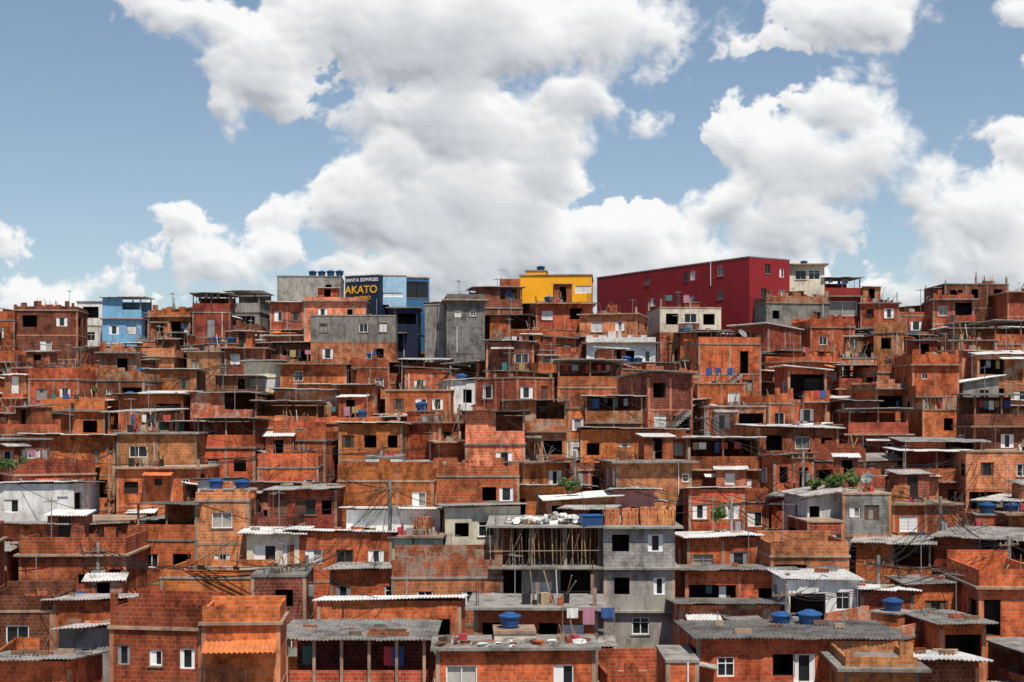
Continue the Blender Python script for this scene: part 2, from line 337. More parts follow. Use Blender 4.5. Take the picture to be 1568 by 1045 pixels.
def house(x,y,zt,w,d,yaw,wall='brick_orange',roof='slab',zb=None,st=2.7,front=None,side=None,roofmat=None,frame=None,name=None,clutter=1.0,wp=0.78,lower=None,bands=True,ov=None,rise=None):
    if zb is None: zb=ground(x,y)-1.5
    c,s_=math.cos(yaw),math.sin(yaw)
    def W(lx,ly,lz): return (x+lx*c-ly*s_, y+lx*s_+ly*c, lz)
    W.yaw=yaw
    mb=MB();wb=MB();rb=MB()
    frame=frame or ('frame' if R_()<0.55 else 'frame_o')
    hw=w/2
    sides=[((-hw,0),(1,0),w),((hw,0),(0,1),d),((-hw,d),(0,-1),d),((hw,d),(-1,0),w)]
    isbrick=wall.startswith('brick') or wall=='block_grey'
    walls=[wall]*6
    if lower: walls=[wall]+[lower]*5
    for fi,(o,t,L) in enumerate(sides):
        nb=max(1,round(L/U(2.0,3.2))); bl=L/nb
        z1=zt; k=0
        while z1>zb+0.01:
            z0=max(zb,z1-st)
            if k>=4: z0=zb
            holes=[]
            auto=(front is None) if fi==0 else (side is None)
            if fi==0 and front is not None and k>max([q[0] for q in front],default=-1) and front: auto=True
            if fi==0 and front is not None:
                for (kk,fc,ww,hh,sl,kind) in front:
                    if kk==k: holes.append((L*fc-ww/2,L*fc+ww/2,z1-st+sl,z1-st+sl+hh,kind))
            elif fi in(1,2) and side is not None:
                for (kk,fc,ww,hh,sl,kind) in side:
                    if kk==k: holes.append((L*fc-ww/2,L*fc+ww/2,z1-st+sl,z1-st+sl+hh,kind))
            if auto and fi<3 and z1-z0>st-0.05 and k<4:
                for b_ in range(nb):
                    if R_()>wp*(1 if fi==0 else 0.6): continue
                    r=R_(); cx=bl*(b_+0.5)+U(-.3,.3)*max(0,bl-1.8)
                    sl=U(.85,1.1)
                    if r<0.20 and bl>2.0: holes.append((bl*b_+.22,bl*(b_+1)-.22,z0+U(.1,.95),z0+U(2.1,2.45),'hole')); continue
                    if r<0.27: a=(0.8,2.05,0.06,'door' if R_()<.4 else 'hole')
                    elif r<0.42: a=(U(0.9,1.4),U(0.95,1.2),sl,'ven')
                    elif r<0.50: a=(U(0.8,1.4),U(0.9,1.2),sl,'white')
                    elif r<0.72: a=(U(0.7,1.6),U(0.8,1.3),sl,'hole')
                    elif r<0.78: a=(0.55,0.5,1.5,'glass')
                    elif r<0.86: a=(U(.8,1.2),1.1,sl,'half')
                    else: a=(U(0.8,1.5),U(0.8,1.2),sl,'glass')
                    if a[0]+.45>bl: continue
                    holes.append((cx-a[0]/2,cx+a[0]/2,z0+a[2],z0+a[2]+a[1],a[3]))
            P,fb=facade(mb,wb,o,t,L,z0,z1,holes,walls[min(k,5)])
            if bands and fi<3 and z0>zb:
                pr_=0.024 if fi==0 else 0.019; e=0 if fi==0 else .004
                fb(mb,-pr_,L+pr_,z0-.10+e,z0+.06-e,-pr_,0.03,frame)
            if fi<2 and k<2 and R_()<0.16 and not front and L>3:
                a0=U(0,L*.4); a1=a0+U(1.5,min(3,L-a0))
                sheet(rb,P(a0,z1-.2,0),P(a1,z1-.2,0),P(a0,z1-.42,-1.0),P(a1,z1-.42,-1.0),random.choice(['sheet','sheet','sheet','sheet_white','tile']),0.03)
            bal=False
            if fi==0 and not front and k in(0,1) and R_()<0.2 and z0>zb:
                bal=True
                a0=0.0 if R_()<.5 else L*0.35; a1=L*0.65 if a0==0 else L
                fb(mb,a0,a1,z0-.13,z0-.01+.002,-1.0,-0.03,'cement')
                if R_()<0.5:
                    fb(mb,a0,a1,z0,z0+.9,-0.99,-0.87,walls[k]); fb(mb,a0,a0+.12,z0,z0+.9,-0.86,-0.03,walls[k]); fb(mb,a1-.12,a1,z0,z0+.9,-0.86,-0.03,walls[k])
                else:
                    fb(mb,a0,a1,z0+.93,z0+.97,-.99,-.95,'black'); q=a0
                    while q<a1: fb(mb,q,q+.03,z0,z0+.93,-.98,-.96,'black'); q+=.16
                if R_()<.35:
                    for _ in range(2): q=U(a0,a1-.6); fb(wb,q,q+U(.3,.6),z0+.25,z0+.95,-1.04-_*.012,-1.03-_*.012,'cloth%d'%random.randrange(8))
            if fi==0 and not front and not bal and k==1 and L>4.2 and R_()<.22 and z1-z0>2.5:   # outside stair to upper floor
                flip=R_()<.5
                for i in range(14):
                    s0=.1+i*.27
                    if flip: s0=L-s0-.27
                    zz=z0+i*.19
                    fb(mb,s0,s0+.27,zz-.2,zz+.19,-.95,-.03,'cement')
                sA,sB=(L-.1,L-.1-14*.27) if flip else (.1,.1+14*.27)
                if R_()<.6:
                    mb.rod(P(sA,z0+1.0,-.93),P(sB,z0+1.0+2.66,-.93),.02,'black')
                    for j in range(6): mb.rod(P(sA+(sB-sA)*j/5,z0+.05+2.66*j/5,-.93),P(sA+(sB-sA)*j/5,z0+1.0+2.66*j/5,-.93),.015,'black',3)
            if fi==0 and R_()<.3 and z1-z0>2:
                q=U(.2,L-.2)
                if not any(h[0]-.1<q<h[1]+.1 for h in holes): mb.rod(P(q,z0,-.06),P(q,z1,-.06),.04,random.choice(['plasticwhite','metal','black']),5)
            z1=z0;k+=1
        if fi<3 and (isbrick) and bands:
            pr_=0.016 if fi==0 else 0.013
            for b_ in range(nb+1):
                ss=bl*b_; a0,a1=(ss-.09,ss+.09)
                if b_==0:a0,a1=-pr_,.17
                if b_==nb:a0,a1=L-.17,L+pr_
                if front is not None and fi==0 and 0<b_<nb: continue
                if side is not None and fi in(1,2) and 0<b_<nb: continue
                fb(mb,a0,a1,zb,zt-.002,-pr_,0.02,frame)
    if ov is None: ov=random.choice([0.06,0.06,0.12,0.35,.6])
    top=zt
    if roof in('slab','terrace','parapet'):
        rb.box(-hw-ov*.7,hw+ov*.7,-ov,d+.05,zt,zt+.13,'cement' if frame=='frame' else 'frame'); top=zt+.13
        if roof=='parapet' or (R_()<0.4 and clutter) or roof=='terrace':
            h=U(0.35,1.0) if roof!='terrace' else 0.95
            wm=wall if R_()<.85 else 'brick_plaster'
            mb.box(-hw+.01,hw-.01,.012,.15,top,top+h,wm); mb.box(-hw+.012,-hw+.15,.15,d-.15,top,top+h*U(.8,1),wm); mb.box(hw-.15,hw-.012,.15,d-.15,top,top+h*U(.8,1),wm); mb.box(-hw+.01,hw-.01,d-.15,d-.012,top,top+h*U(1,1.5),wm)
            if R_()<.6 and roof!='terrace':
                s0=-hw+.01
                while s0<hw-.3: s1=min(hw-.01,s0+U(.3,.9)); mb.box(s0,s1,.014,.148,top+h,top+h+.2*random.choice([0.05,1,1,2,3]),wm); s0=s1+U(0,.8)
        elif R_()<0.8 and clutter:
            for px in (-hw+.15,0,hw-.15):
                for py in (.15,d-.2):
                    hh=U(.3,1.3); pil=R_()
                    for q in ((0,0),(.1,0),(0,.1),(.1,.1)): mb.rod((px+q[0]-.05,py+q[1],top),(px+q[0]-.05+U(-.08,.08),py+q[1],top+hh+(.5 if pil<.4 else 0)),0.018,'rust',3)
                    if pil<.5: mb.box(px-.1,px+.1,py-.04,py+.16,top,top+hh*.8,'frame')
        if roof=='terrace':
            rm=roofmat or random.choice(['sheet','sheet','sheet','sheet_white'])
            h=U(2.1,2.5); r2=U(-.35,.35); e=.35
            for px in (-hw+.1,0,hw-.1):
                for py in (.08,d-.1): mb.box(px-.06,px+.06,py-.055,py+.055,top+.9,top+h+ (r2 if py>1 else 0)*.9-.06,'frame' if R_()<.6 else 'wood')
            if R_()<0.8: mb.box(-hw+.02,hw-.02,d-.14,d-.02,top+.9,top+h+min(0,r2)-.12,wall)
            if R_()<0.5: mb.box(hw-.14,hw-.02,.2,d-.15,top+.9,top+h-.4,wall)
            if R_()<0.35: mb.box(-hw+.02,0,.014,.14,top+.9,top+h-.08,wall)
            sheet(rb,(-hw-e,-.5,top+h),(hw+e,-.5,top+h),(-hw-e,d+.2,top+h+r2),(hw+e,d+.2,top+h+r2),rm)
            if R_()<.2 and w>3.3: q=W(-hw+.4,.5,top+2.0); laundry(q[0],q[1],q[2],w-1,yaw)
            anchors.append(W(0,0,top+h))
            if R_()<.35*clutter: put(ant_me,'tv_antenna',*W(U(-1,1),d*.5,top+h),U(0,6),.8)
        else:
            if clutter: roofclutter(W,-hw+.2,hw-.2,.2,d-.2,top,clutter)
    else:
        rm=roofmat or random.choice(['sheet','sheet','sheet','sheet_white','sheet_white'])
        e=U(.2,.55); fo=U(.25,.75)
        if roof=='sheetb': zf,zk=zt+U(.35,.6),zt+.1     # high at front
        elif roof=='sheetf': zf,zk=zt+.1,zt+(rise if rise is not None else U(.3,.6))
        if roof=='sheets':
            za,zc=(zt+.1,zt+U(.4,.8))
            if R_()<.5: za,zc=zc,za
            a=(-hw-e,-fo,za);b_=(hw+e,-fo,zc);c_=(-hw-e,d+.2,za);dd=(hw+e,d+.2,zc)
            sheet(rb,a,c_,b_,dd,rm)
            for yy,mm in ((.004,wall),(d-.004,wall)):
                mb.poly([(-hw,yy,zt),(hw,yy,zt),(hw,yy,zc-.09),(-hw,yy,za-.09)],mm)
            mb.poly([(-hw+.004,0,zt),(-hw+.004,d,zt),(-hw+.004,d,za-.09),(-hw+.004,0,za-.09)],wall); mb.poly([(hw-.004,0,zt),(hw-.004,d,zt),(hw-.004,d,zc-.09),(hw-.004,0,zc-.09)],wall)
        else:
            sk=U(-.12,.12)
            sheet(rb,(-hw-e,-fo,zf+sk),(hw+e,-fo,zf-sk),(-hw-e,d+.2,zk+sk*.5),(hw+e,d+.2,zk-sk*.5),rm)
            for xx in (-hw+.004,hw-.004): mb.poly([(xx,0,zt),(xx,d,zt),(xx,d,zk-.1),(xx,0,zf-.1)],wall)
            mb.poly([(-hw,.004,zt),(hw,.004,zt),(hw,.004,zf-.16),(-hw,.004,zf-.16)],wall); mb.poly([(-hw,d-.004,zt),(hw,d-.004,zt),(hw,d-.004,zk-.1),(-hw,d-.004,zk-.1)],wall)
            for _ in range(random.randrange(1,8)):
                px=U(-hw,hw);ty=U(0.1,.8); pz=zf+(zk-zf)*ty
                rb.box(px,px+U(.2,.9),ty*d,ty*d+.15,pz+.03,pz+U(.12,.24),random.choice(['brick_red','cement','wood','woodlight']))
        anchors.append(W(0,0,zt+.3))
        if R_()<.35*clutter: put(ant_me,'tv_antenna',*W(U(-1,1),d*.3,zt+.3),U(0,6),.8)
        if R_()<.04*clutter: q=W(U(-1,1),d*.4,zt+.35); tank(*q,.75)
        mb.poly([(-hw,0,zt),(hw,0,zt),(hw,d,zt),(-hw,d,zt)],'cement')
    if name is None:
        name={'brick':'brick_house','block':'concrete_block_house','cemen':'concrete_house','white':'white_house','cream':'cream_house','paleg':'green_house','blue':'blue_house','paleb':'blue_house','pink':'pink_house'}.get(wall[:5],None) or 'brick_house'
    ob=mb.obj(name,(x,y,0),yaw)
    rb.obj('roof',parent=ob); wb.obj('windows',parent=ob)
    return ob,W

# ------------------------------------------------------------------ surveyed buildings
HR=[]   # (u0,u1,vtop,vbot,D,depth)
def H(u0,u1,vt,vb,D,yaw=0,d=6,wall='brick_orange',roof='slab',**k):
    y=math.radians(yaw); w=(u1-u0)/F*D/math.cos(y)
    if 'noreg' in k: k.pop('noreg')
    else: HR.append((u0,u1,vt,vb,D,d))
    off={'slab':.13,'parapet':.7,'terrace':2.4,'sheetb':.4,'sheetf':.1,'sheets':.4}[roof]
    um=(u0+u1)/2
    return house(sx(um,D),D,sz(vt,D)-off,w,d,y,wall,roof,**k)
gl,vn,wh,ho,hf='glass','ven','white','hole','half'
# skyline
H(22,118,474,570,158,4,7,'brick_dark','slab',front=[(0,.25,1.6,1.3,.9,ho),(0,.75,1.2,1.0,1,vn),(1,.5,1.3,1.2,.9,hf),(2,.3,1.2,1,1,ho)])
H(118,160,461,520,163,0,5,'white','slab',front=[(0,.5,1.8,1.3,.9,ho),(1,.5,1,1,1,gl)],clutter=0)
H(157,216,456,537,160,3,6,'blue','terrace',front=[(0,.3,1.1,1,1,vn),(0,.75,1.1,1,1,wh),(1,.5,2.4,1.4,.9,ho)],name='blue_house',clutter=0)
H(225,292,476,520,162,-5,6,'brick_orange','parapet')
H(295,352,446,530,158,5,6,'brick_red','terrace')
H(346,398,446,500,162,-3,6,'cement','terrace',front=[(0,.5,2.8,1.5,.8,ho)])
ob,W=H(425,522,422,462,166,4,7,'cement','slab',front=[(0,.8,.7,.8,1,ho)],clutter=0,bands=False,name='concrete_building')
for k in range(4): tank(*W(.3+k*1.05,1.5,sz(420,166)),.68)
H(413,466,462,520,160,-6,6,'brick_red','sheetb')
H(466,560,452,485,154,3,7,'brick_light','parapet',front=[(0,.3,1.0,1,1,vn),(0,.75,.7,.7,1.2,ho)])
H(476,606,482,560,150,3,7,'cement','slab',front=[(0,.62,.9,.9,1,gl),(0,.85,.9,1.,1,wh),(0,.15,.9,.9,1,gl),(1,.2,1.1,1.1,.9,vn),(1,.8,1,1,1,ho)],lower='brick_light',ov=.05,clutter=.4)
# sign building
ob,W=H(527,582,421,480,164,-24,8,'navy','slab',front=[],side=[],bands=False,clutter=0,name='shop_building',ov=.05)
def text(parent,body,size,x,z,y,mat,name):
    cu=bpy.data.curves.new(name,'FONT'); cu.body=body; cu.size=size; cu.extrude=.02; cu.offset=.012; cu.align_x='CENTER'
    o=bpy.data.objects.new(name,cu); col.objects.link(o); o.parent=parent; o.location=(x,y,z); o.rotation_euler=(math.pi/2,0,0); cu.materials.append(M[mat]); return o
zt=sz(421,164)
text(ob,'AKATO',1.25,-.1,zt-2.1,-.06,'yellow','sign_letters')
text(ob,'SANTA EDWIGES',.56,0,zt-.75,-.06,'plasticwhite','sign_subtitle'); text(ob,'BAIRRO',.6,.1,zt-2.85,-.06,'yellow','sign_footer')
H(580,622,421,468,164,8,8,'paleblue','slab',front=[(0,.5,2.4,.5,.3,wh)],bands=False,clutter=0,name='blue_shop_building',ov=.05)
H(620,657,424,466,166,20,8,'glassblue','slab',front=[(0,.5,2.6,1.9,.4,gl)],bands=False,clutter=0,name='glass_shop_building',ov=.1)
H(594,640,470,492,158,0,5,'navy','slab',bands=False,clutter=0,name='shop_annex')
H(650,690,465,560,152,-22,5,'cement','slab',front=[],side=[],bands=False,clutter=0,name='concrete_tower_annex')
H(684,742,450,562,148,6,8,'block_grey','parapet',front=[(0,.3,.7,.7,1,wh),(0,.7,.6,.6,1.1,gl),(2,.7,.6,.6,1,ho),(3,.3,.6,.6,1,wh)],clutter=.5,name='concrete_tower',frame='cement')
H(728,800,440,490,162,8,7,'brick_dark','terrace')
H(765,797,432,470,166,0,6,'brick_red','parapet')
# yellow
ob,W=H(796,906,420,458,166,-4,9,'yellow','slab',front=[(0,.66,1.1,.8,1.5,wh),(0,.88,1.9,.9,1.3,wh)],bands=False,clutter=0,name='yellow_building',ov=.12,st=3.4)
b2=MB(); b2.box(-3.6,-1.2,2,5,sz(420,166),sz(412,166),'yellow'); b2.box(-3.7,-1.1,1.9,5.1,sz(412,166),sz(412,166)+.1,'cement'); b2.obj('rooftop_room',parent=ob); tank(*W(-1.9,3,sz(411,166)),.7)
# red building (right-angled corner near the viewer)
yw=math.atan2(-24,15.7)
house(18.85,172,18.1,28.7,6.2,yw,'redwall','slab',zb=4,front=[(0,.62,.9,1.1,.9,gl),(0,.66,.9,1.1,.9,wh),(0,.83,1,1.1,1,gl),(0,.36,.9,1,1,gl),(1,.62,.9,1,1,gl),(1,.83,1,1,1,gl),(1,.4,1,1,1,hf),(5,.5,.5,.5,1,gl)],side=[(0,.45,.9,1.1,1,gl),(0,.8,.7,1,.7,hf),(1,.35,.9,1,1,gl),(1,.8,.9,1,1,gl)],bands=False,clutter=0,name='red_building',ov=.04)
HR.append((910,1040,400,462,160,26)); HR.append((1040,1206,393,500,159,22))
ob,W=H(1207,1262,404,452,165,-4,7,'cream','slab',front=[(0,.35,1.3,1.1,1,gl),(0,.72,1.3,1.1,1,gl),(1,.4,1.1,1,1,gl),(1,.75,1,1,1,vn)],bands=False,clutter=0,name='cream_building')
tank(*W(0,2,sz(403,165)),.6)
H(1262,1318,423,470,165,0,7,'redwall','terrace',front=[(0,.5,3.4,1.7,.5,gl)],bands=False,clutter=0,name='red_terrace_building',roofmat='sheet_white')
H(1172,1272,455,497,157,10,7,'cement','parapet',front=[(0,.15,.8,.9,1,ho),(0,.8,.8,.8,1,ho)],name='concrete_house')
H(1318,1376,463,510,164,-5,6,'brick_orange','slab')
H(1376,1432,475,520,164,5,6,'brick_red','parapet')
H(1430,1490,450,500,162,-8,6,'brick_red','parapet')
H(1446,1545,434,482,165,3,7,'brick_dark','slab',clutter=.6)
H(1543,1600,446,500,160,0,6,'brick_red','slab')
# upper-mid
H(888,975,480,540,150,-14,7,'brick_light','slab',front=[(0,.3,1.2,1.1,.9,wh),(0,.7,1,1,1,vn),(1,.5,1,1,1,ho)])
H(898,1004,524,562,141,-3,6,'white','slab',front=[(0,.12,.9,1.1,.9,hf),(0,.36,1,1.7,.3,ho),(0,.62,1,1.7,.3,ho),(0,.88,.9,1.1,.9,vn)],lower='brick_light',name='white_house')
H(1010,1105,470,515,156,6,7,'cream','slab',front=[(0,.2,1.4,1.2,.9,ho),(0,.5,1.4,1.2,.9,gl),(0,.8,1.3,1.2,.9,ho)],lower='brick_plaster')
H(1340,1380,508,560,146,-20,6,'brick_light','slab')
H(1240,1310,492,545,150,8,6,'brick_orange','parapet')
H(375,432,553,580,140,0,5,'cream','sheetb',front=[(0,.5,3,1.,.5,wh)],lower='brick_red')
H(430,530,556,592,139,4,6,'brick_orange','slab')
H(620,700,565,600,138,3,6,'brick_orange','sheetb')
H(590,690,596,640,128,-3,6,'brick_orange','slab',front=[(0,.2,1,1,1,vn),(0,.55,1,1,1,hf),(0,.8,1,1,1,vn)])
H(330,395,575,612,136,2,6,'brick_dark','terrace')
H(685,735,582,642,131,12,5,'white','sheetb',lower='brick_orange')
H(220,300,564,610,136,4,6,'brick_orange','sheetb')
# mid
H(889,1050,656,706,112,-2,7,'brick_orange','sheetb',roofmat='sheet_white',front=[(0,.12,1.0,.95,1,ho),(0,.42,.9,.95,1,vn),(0,.7,1,1,1,gl),(0,.93,.7,1,1,wh)])
H(1160,1285,653,700,113,3,7,'brick_red','sheetf',roofmat='sheet_white',rise=.25,front=[(0,.2,1.3,1.2,.9,ho),(0,.55,1.2,1.,1,gl),(0,.85,.9,.9,1,ho)])
H(943,1060,706,750,104,8,6,'brick_light','slab',front=[(0,.92,.5,.6,1.3,gl)],clutter=.5)
H(1050,1165,672,745,108,2,6,'brick_red','terrace',roofmat='sheet_white')
H(518,616,645,700,113,-4,6,'brick_orange','sheetb',front=[(0,.15,1,1,1,vn),(0,.5,1,1,1,ho),(0,.85,.8,1,1,ho)])
H(560,616,698,730,107,2,5,'white','slab',front=[(0,.25,.8,1.2,.8,ho),(0,.7,.9,1,1,ho)],lower='brick_orange')
H(395,487,703,740,106,4,6,'brick_orange','parapet',front=[(0,.85,.8,.9,1,vn)])
H(301,391,640,712,112,-2,6,'brick_orange','terrace')
H(180,300,662,745,108,3,6,'brick_light','slab')
H(40,176,667,712,112,0,6,'brick_orange','sheetb',roofmat='sheet_white',front=[(0,.78,.7,1,1,vn)])
H(-60,112,738,790,98,2,7,'white','sheetb',roofmat='sheet_white',front=[(0,.45,1,.9,1,hf),(0,.9,.75,2,.1,'door')],name='white_house')
H(178,306,715,765,103,-2,6,'brick_orange','slab')
H(303,362,735,808,99,3,5,'white','sheetb',front=[(0,.3,1.4,1.1,.9,gl),(1,.4,.8,.8,1,gl)],roofmat='sheet')
H(410,516,748,802,98,-3,5,'brick_red','sheetf',roofmat='sheet',rise=.2,front=[(0,.2,.8,2,.1,'door'),(0,.55,1.4,1.1,1,hf),(0,.85,.7,1,1,ho)])
H(516,664,735,772,100,-3,6,'brick_orange','slab',front=[(0,.85,1,1,1,hf)],clutter=.3)
H(664,795,728,765,102,2,6,'brick_red','slab',front=[(0,.65,1,1,1,ho),(0,.85,1,1,1,vn)])
H(530,674,778,818,94,-2,6,'sheet_white','sheetb',roofmat='sheet_white',front=[(0,.25,.8,.9,.9,ho),(0,.75,.8,.9,.9,ho)],bands=False,name='corrugated_metal_house')
H(600,674,820,860,90,-3,4,'palegreen','slab',front=[(0,.25,.8,.7,1.2,gl),(0,.75,.9,.7,1.2,ho)],bands=False)
H(682,797,772,850,92,5,6,'cream','sheetb',roofmat='sheet',front=[(0,.22,.9,.9,1,ho),(0,.55,1.1,1,1,gl),(1,.35,.8,1.6,.3,'door'),(1,.7,1,.9,1,ho)],bands=False)
H(840,945,758,790,97,2,6,'brick_light','sheets',roofmat='sheet_white')
H(942,1002,750,790,97,0,5,'pink','sheetb',roofmat='sheet_white')
H(1055,1140,748,800,98,-3,6,'brick_orange','sheetb',roofmat='sheet_white',front=[(0,.2,1,1,1,vn),(0,.75,1.2,1,1,vn)])
H(1236,1292,752,796,96,4,6,'white','sheets',roofmat='sheet',front=[(0,.2,.7,1.3,.8,ho)])
H(1290,1365,754,845,94,3,7,'block_grey','slab',front=[(0,.25,.7,.7,1.2,hf),(0,.6,1,1,1,vn),(1,.3,1,1,1,gl),(1,.75,.8,.9,1,ho)],clutter=.6,name='concrete_block_house')
H(1236,1292,797,850,93,4,5,'brick_red','slab',front=[(0,.3,1.2,1.2,.9,ho),(0,.8,.8,1,1,hf)],clutter=0)
H(1052,1162,818,862,90,3,6,'brick_orange','sheetb',roofmat='sheet_white')
H(1050,1215,870,900,84,-3,5,'brick_orange','sheetb',roofmat='sheet')
H(1205,1312,885,945,80,2,4,'white','sheetf',roofmat='sheet_white',rise=.2,front=[(0,.3,2.0,1.6,.3,ho),(0,.8,.8,1,1,gl)],name='shed')
H(1180,1300,850,880,86,0,5,'brick_light','slab')
H(1365,1470,770,830,96,6,6,'brick_red','slab')
H(1480,1600,690,780,107,-2,7,'brick_light','slab')
H(1300,1390,622,700,118,-5,6,'brick_red','terrace')
H(1395,1500,890,950,82,-4,6,'brick_orange','sheetb',roofmat='sheet')
H(1318,1400,902,960,80,4,5,'brick_red','sheetb')
H(1500,1600,882,1010,78,-3,7,'brick_orange','parapet',front=[(0,.2,.9,2,.1,ho),(1,.4,1,1,1,ho)])
H(1440,1510,950,1045,72,3,6,'brick_orange','sheetb')
# left lower
H(208,302,772,868,92,-4,6,'brick_orange','terrace',roofmat='sheet',front=[(0,.75,1.2,.9,1,ho),(0,.25,.9,.9,1,gl),(1,.5,1,1,1,gl)])
H(300,380,765,868,92,6,6,'brick_light','slab',front=[(0,.5,1.3,1,1,gl),(1,.5,1.,1,1,vn)])
H(378,458,815,868,90,2,4,'cream','sheetf',roofmat='sheet_white',rise=.2,front=[(0,.35,1.4,1.1,.9,hf),(0,.8,.7,1.9,.1,'door')])
H(440,600,815,862,90,-2,6,'brick_orange','sheetb',roofmat='sheet_white',front=[(0,.25,1.1,1,1,hf),(0,.55,1.1,1,1,gl),(0,.85,1,1,1,vn)])
H(30,192,848,905,86,2,6,'brick_red','slab',front=[(0,.9,.7,1.6,.3,ho),(0,.6,.6,.6,1,ho)])
H(105,185,803,848,91,0,5,'brick_dark','sheetb')
H(-40,105,800,850,90,-4,5,'brick_orange','sheetb')
H(245,390,868,912,84,-2,6,'brick_orange','parapet',front=[])
H(385,468,880,935,80,3,5,'brick_dark','slab',front=[(0,.6,1,1,1,ho)])
H(505,640,868,918,84,-2,6,'brick_orange','sheetb',front=[(0,.15,.9,1,1,vn),(0,.7,.8,1,1,gl)])
H(600,770,868,918,83,3,6,'brick_light','parapet',front=[(0,.3,.9,1,1,gl),(0,.7,.9,1,1,vn),(0,.95,.6,1,1,wh)])
H(485,706,916,960,77,-2,3.5,'brick_orange','sheetb',roofmat='sheet_white',front=[(0,.3,.9,.8,1.1,vn),(0,.88,.7,1.8,.2,ho)])
H(-30,80,918,1000,77,3,5,'brick_dark','parapet')
H(80,190,915,960,77,-3,4,'brick_orange','sheetb',roofmat='sheet')
# bottom row
H(165,312,940,1060,63,-9,3.2,'brick_red','parapet',front=[(0,.15,.6,.9,1.1,vn),(0,.5,.6,.7,1.1,hf),(0,.84,.7,.9,1,vn)],ov=.12,clutter=0,frame='frame_o')
ob,W=H(310,428,932,1060,62.5,4,3.2,'brick_orange','parapet',front=[],ov=.2,clutter=0,frame='frame_o')
aw=MB(); sheet(aw,(-1.6,-.01,sz(980,62.5)),(1.6,-.01,sz(980,62.5)),(-1.6,-1.0,sz(993,62.5)),(1.6,-1.0,sz(993,62.5)),'tile',.03,.22,.035); aw.obj('awning',parent=ob)
H(90,168,962,1040,70,2,4,'cement','sheetb',roofmat='sheet')
H(-40,110,1010,1080,62,-3,4,'brick_orange','sheetb',roofmat='sheet')
# dark open shed
def shed(u0,u1,v1,v0,D,d,name):
    w=(u1-u0)/F*D; x=sx((u0+u1)/2,D); z=sz(v1,D); zk=z+.15; zg=ground(x,D)-1
    mb=MB();rb=MB(); HR.append((u0,u1,v0,v1+50,D,d))
    for i in range(6):
        px=-w/2+.2+i*(w-.4)/5
        mb.box(px-.07,px+.07,0,.14,zg,z-.1,'frame'); mb.box(px-.07,px+.07,d-.14,d,zg,zk-.1,'frame')
    mb.box(-w/2,w/2,d-.3,d-.15,zg,z-.1,'brick_dark'); mb.box(-w/2+.05,w/2-.05,.3,d-.4,z-3.2,z-3.0,'cement'); mb.box(-w/2+.3,w/2,.2,.33,zg,z-1.6,'brick_red')
    mb.box(-w/2,w/2,-.05,.08,z-.13,z-.06,'wood')
    for i in range(3):
        a=-w/2-.3+i*(w+.6)/3; sheet(rb,(a+.02,-.4,z-.02*i),(a+(w+.6)/3+.1,-.4,z-.02*i),(a+.02,d,zk+.03*i),(a+(w+.6)/3+.1,d,zk-.02*i),'sheet')
    for i in range(7): q=U(-w/2+.5,w/2-.8); px=U(0,3); rb.box(q,q+U(.3,1.2),px,px+.12,z+.06,z+.2,random.choice(['wood','brick_red','cement','rust']))
    for i in range(5): q=U(-w/2+.5,w/2-.8); mb.box(q,q+U(.3,.6),.36+i*.1,.4+i*.1,z-1.4,z-.5,'cloth%d'%random.randrange(8))
    ob=mb.obj(name,(x,D,0)); rb.obj('roof',parent=ob)
    for i in range(3): put(random.choice(scrap),'scrap_pile',x+U(-2.5,2.5),D+2,z-2.99,U(0,3))
shed(432,656,976,950,67,5,'open_shed')
# bottom centre house
ob,W=H(668,912,990,1060,64,2,3.5,'brick_orange','slab',front=[(0,.16,1.4,1.1,.9,gl),(0,.8,.9,1,1,hf)],ov=.35,clutter=0)
for i in range(22):
    q=W(U(-3.4,3.4),U(.0,1.5),sz(990,64)+.0)
    mb=MB(); s=U(.15,.5); mb.hexa([(U(-.1,.1)+a*s,U(-.1,.1)+b_*s,c_*s*.35) for c_ in(0,1) for a,b_ in((0,0),(1,0),(1,1),(0,1))],random.choice(['plasticwhite','cement','wood','brick_red'])); mb.obj('rubble',q,U(0,3))
for lx in (-2.8,2.3): put(random.choice(scrap),'scrap_pile',*W(lx,1.2,sz(990,64)),U(0,3),.8)
H(726,915,928,985,70,-2,5,'brick_orange','slab',front=[(0,.8,1.2,1.1,.9,wh),(0,.6,.9,1.6,.4,ho),(0,.15,1,1,1,ho)],clutter=.6)
ob,W=H(757,820,966,990,66,2,2,'cream','slab',front=[],side=[],bands=False,clutter=0,name='water_tank_room',noreg=1); tank(*W(-.2,1,sz(964,66)),.7)
q=W(2.2,-.2,sz(930,66)); laundry(q[0],q[1],q[2],2.4,0)
# bottom right house with large corrugated roof
ob,W=H(1066,1385,974,1060,64,3,4.5,'brick_orange','sheetf',roofmat='sheet',rise=.15,front=[(0,.14,.8,.9,1,gl),(0,.42,1,1,1,ho),(0,.52,1,1.3,.7,vn),(0,.78,1,1,1,hf),(0,.95,.8,1,1,vn)],clutter=0)
tank(*W(.1,4.0,sz(966,66)),.66); tank(*W(1.4,3.7,sz(966,66)),.78)
H(1295,1405,1000,1060,60,-3,4,'brick_light','parapet',front=[(0,.4,.9,.9,1,gl)],clutter=0)
H(1020,1070,1010,1060,62,0,4,'brick_orange','slab',clutter=0)
H(1400,1500,1008,1060,62,3,4,'brick_dark','sheetb',clutter=0)

